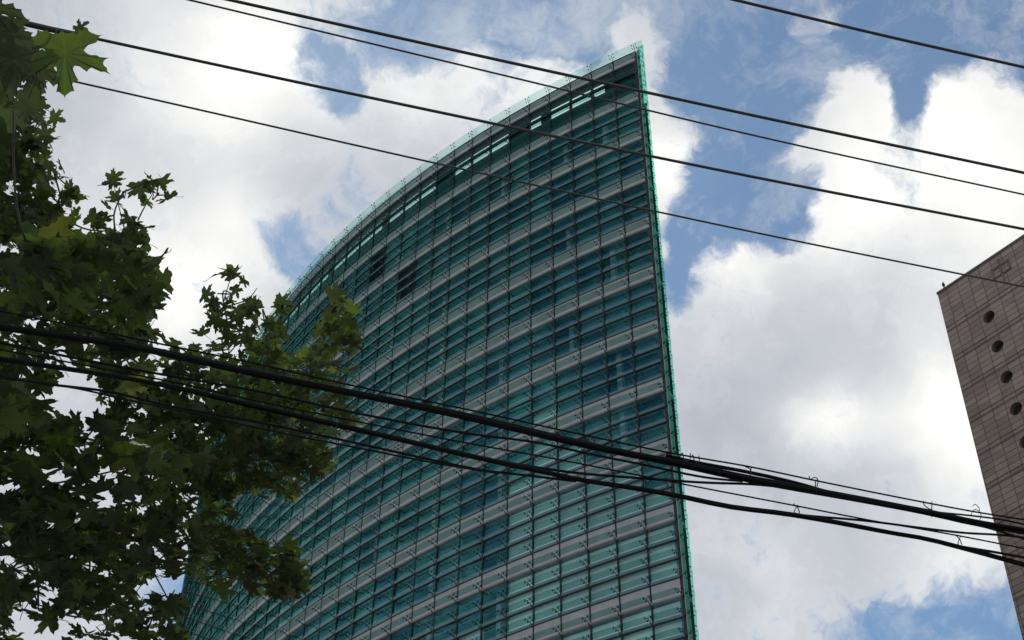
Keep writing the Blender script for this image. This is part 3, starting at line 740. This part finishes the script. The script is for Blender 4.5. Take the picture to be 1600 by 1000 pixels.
# large near leaves at the top left, on a low shoot
def near_leaf(x, y, dist, size, up_ang, tilt, age):
    f_ = -bearing(x, y); r_ = np.cross(UP, f_); r_ /= np.linalg.norm(r_); u_ = np.cross(f_, r_)
    a = math.radians(up_ang); tip = r_*math.cos(a)+u_*math.sin(a)
    n = f_*math.cos(tilt)+np.cross(tip, f_)*math.sin(tilt); near.append((at(x, y, dist), size, tip, -n, age))
near_leaf(100, 90, 4.3, .185, -66, .30, .70); near_leaf(25, 95, 4.4, .19, -80, -.5, .15); near_leaf(62, 112, 4.5, .17, -75, .5, .25)
near_leaf(-8, 15, 4.4, .14, 20, .5, .2); near_leaf(20, 52, 4.5, .11, -60, .7, .1); near_leaf(-10, 60, 4.6, .17, -80, .3, .1); near_leaf(-5, 110, 4.7, .18, -60, .4, .3); near_leaf(48, 120, 4.6, .10, -80, .3, .15)
near_leaf(126, 42, 4.35, .05, 60, .9, .2)
for (x, y, d_, s_, ag) in [(95,372,6.8,.2,1.0),(60,405,6.2,.24,.7),(105,440,6.3,.22,.6),(160,425,6.5,.2,.75),(208,425,6.9,.2,.8),(220,455,7,.2,.65),(40,450,6.3,.22,.6),(205,715,6.8,.2,.9),(240,705,7,.18,.7),(45,735,7,.2,.75),(270,730,7.2,.18,.6),(205,605,8,.17,1.0),(15,645,6.5,.2,.8),(535,474,9.7,.13,.9),(540,505,9.7,.14,.7),(30,620,6.8,.2,.7),(90,420,6.4,.2,.5)]:
    near_leaf(x, y, d_, s_, RNG.uniform(-140, -40), RNG.uniform(-.6, .6), ag)
nL = len(leaves); VV = np.zeros((nL, len(LV), 3)); AG = np.zeros((nL, len(LV)))
for i, (p, size, t, n, age) in enumerate(leaves):
    s_ = np.cross(t, n); x = LV[:, 0]*RNG.uniform(.85, 1.1); y = LV[:, 1]
    fold = RNG.uniform(-.1, .55); curl = RNG.uniform(-.1, .5); tw = RNG.normal(0, .25); wav = RNG.normal(0, .04, 2)
    z = fold*np.abs(x)*.6-curl*(y-.3)**2+tw*x*(y-.3)+wav[0]*np.sin(9*y+3*x)+wav[1]*np.sin(11*x)
    VV[i] = p+size*(x[:, None]*s_+(y-.4)[:, None]*t+z[:, None]*n); AG[i] = age
NVV = np.zeros((len(near), len(HV), 3)); NAG = np.zeros((len(near), len(HV)))
for i, (p, size, t, n, age) in enumerate(near):
    s_ = np.cross(t, n); x = HV[:, 0]*RNG.uniform(.85, 1.08); y = HV[:, 1]; ph = RNG.uniform(0, 6, 3)
    fold = RNG.uniform(.0, .35); curl = RNG.uniform(.05, .5); tw = RNG.normal(0, .2)
    z = fold*np.sqrt(x*x+.004)-curl*(y-.3)**2+tw*x*(y-.3)+.025*np.sin(6*y+ph[0])+.03*np.sin(7*x+4*y+ph[1])+.35*np.abs(x)**2*np.sin(ph[2])
    NVV[i] = p+size*(x[:, None]*s_+(y-.4)[:, None]*t+z[:, None]*n)
    NAG[i] = np.clip(age+.16*HVEIN+.07*np.sin(9*x+ph[0])*np.sin(8*y+ph[1]), 0, 1)
tree = thing('plane_tree', (-3.9, 4.6, 0), 'leafy plane tree with lobed leaves reaching in from the left behind the cables', 'tree')
me = bpy.data.meshes.new('crown'); nv = VV.shape[1]
faces = (LF[None]+(np.arange(nL)*nv)[:, None, None]).reshape(-1, 3)
ALLV = np.vstack([VV.reshape(-1, 3), NVV.reshape(-1, 3)])
faces = np.vstack([faces, (HF[None]+(np.arange(len(near))*len(HV))[:, None, None]).reshape(-1, 3)+nL*nv])
me.vertices.add(len(ALLV)); me.vertices.foreach_set('co', ALLV.reshape(-1))
me.loops.add(faces.size); me.loops.foreach_set('vertex_index', faces.reshape(-1).astype(np.int32))
me.polygons.add(len(faces)); me.polygons.foreach_set('loop_start', np.arange(0, faces.size, 3, dtype=np.int32)); me.polygons.foreach_set('loop_total', np.full(len(faces), 3, dtype=np.int32))
me.polygons.foreach_set('use_smooth', np.ones(len(faces), dtype=bool))
at2 = me.attributes.new('leaf_age', 'FLOAT', 'POINT'); at2.data.foreach_set('value', np.concatenate([AG.reshape(-1), NAG.reshape(-1)]).astype(np.float32))
me.update(calc_edges=True); me.validate(); me.materials.append(M_leaf)
crown = bpy.data.objects.new('crown', me); COL.objects.link(crown); crown.parent = tree; crown.matrix_parent_inverse = Matrix.Translation(tree.location).inverted()
# trunk, limbs and twigs
tb = np.array([-3.9, 4.6, -.02]); fork = np.array([-3.55, 4.75, 4.3])
tr_ = MB(); tr_.tube([tb, tb+[.03, 0, .5], tb+[.1, .05, 2.2], fork, fork+[.02, .03, .3]], [.30, .22, .19, .16, .14], 14); tr_.build('trunk', M_bark, tree, True)
hubs = [at(20, 860, 7.4), at(10, 640, 7.4), at(-30, 430, 7.2), at(-120, 250, 7.2), at(250, 700, 8.7), at(180, 470, 7.9), at(410, 650, 9.3), at(-260, 560, 7), at(300, 865, 8.8), at(330, 545, 9.2)]
par = {0: -1, 1: -1, 2: -1, 3: 2, 4: 0, 5: 2, 6: 4, 7: -1, 8: 0, 9: 4}; rad = [.03, .03, .035, .022, .02, .018, .014, .05, .016, .014]
for i, h_ in enumerate(hubs):
    a = fork if par[i] < 0 else hubs[par[i]]; ra = .07 if par[i] < 0 else rad[par[i]]*.8
    mid = (a+h_)/2+np.array([RNG.normal(0, .06), RNG.normal(0, .06), .12])
    b_ = MB(); b_.tube(smooth([a, mid, h_], 8), np.linspace(ra, rad[i]*.7, 17), 9); b_.build('limb', M_bark, tree, True)
tw_ = MB(); grown = list(hubs); pend = list(twig_targets); order = []
have = list(hubs)
while pend:                                  # grow outwards: always the clump nearest to what is already joined
    q = min(range(len(pend)), key=lambda i: min(np.linalg.norm(pend[i][0]-h_) for h_ in have)); order.append(pend[q]); have.append(pend[q][0]); pend.pop(q)
for (c, rx) in order:
    a = min(grown, key=lambda h_: np.linalg.norm(c-h_)); grown.append(c)
    mid = (a+c)/2+RNG.normal(0, .07, 3); tw_.tube(smooth([a, mid, c], 6), np.linspace(.006, .004, 13), 6)
    for q in range(3):
        e_ = c+RNG.normal(0, 1, 3)*rx/F*8*.4; tw_.tube(smooth([c, (c+e_)/2+RNG.normal(0, .03, 3), e_], 3), np.linspace(.005, .0025, 7), 5)
# visible shoot tips
for pts, d_ in [([(205, 400), (190, 340), (178, 290)], 9), ([(215, 345), (225, 325), (240, 300)], 9), ([(345, 520), (350, 470), (362, 430)], 9.5), ([(350, 480), (390, 465), (402, 450)], 9.5), ([(40, 650), (55, 610), (70, 570)], 7.5), ([(300, 780), (278, 760), (280, 740)], 9), ([(120, 470), (95, 410), (85, 385)], 7), ([(520, 600), (535, 560), (545, 545)], 9.8), ([(50, 75), (75, 70), (90, 45)], 4.4)]:
    tw_.tube(smooth([at(x, y, d_) for x, y in pts], 6), np.linspace(.005, .0025, 13), 6)
tag(tw_.build('twigs', M_bark, tree, True), kind='stuff')
pt = MB()
for (p, size, t, n, age) in leaves[::2]:
    b0 = p-t*size*.4; pt.tube([b0, b0-t*size*.25+n*-.01, b0-t*size*.45-UP*.02], .0016, 4, False)
tag(pt.build('leaf_stalks', mat('leaf_stalk', (.09, .10, .03), .7), tree), kind='stuff')
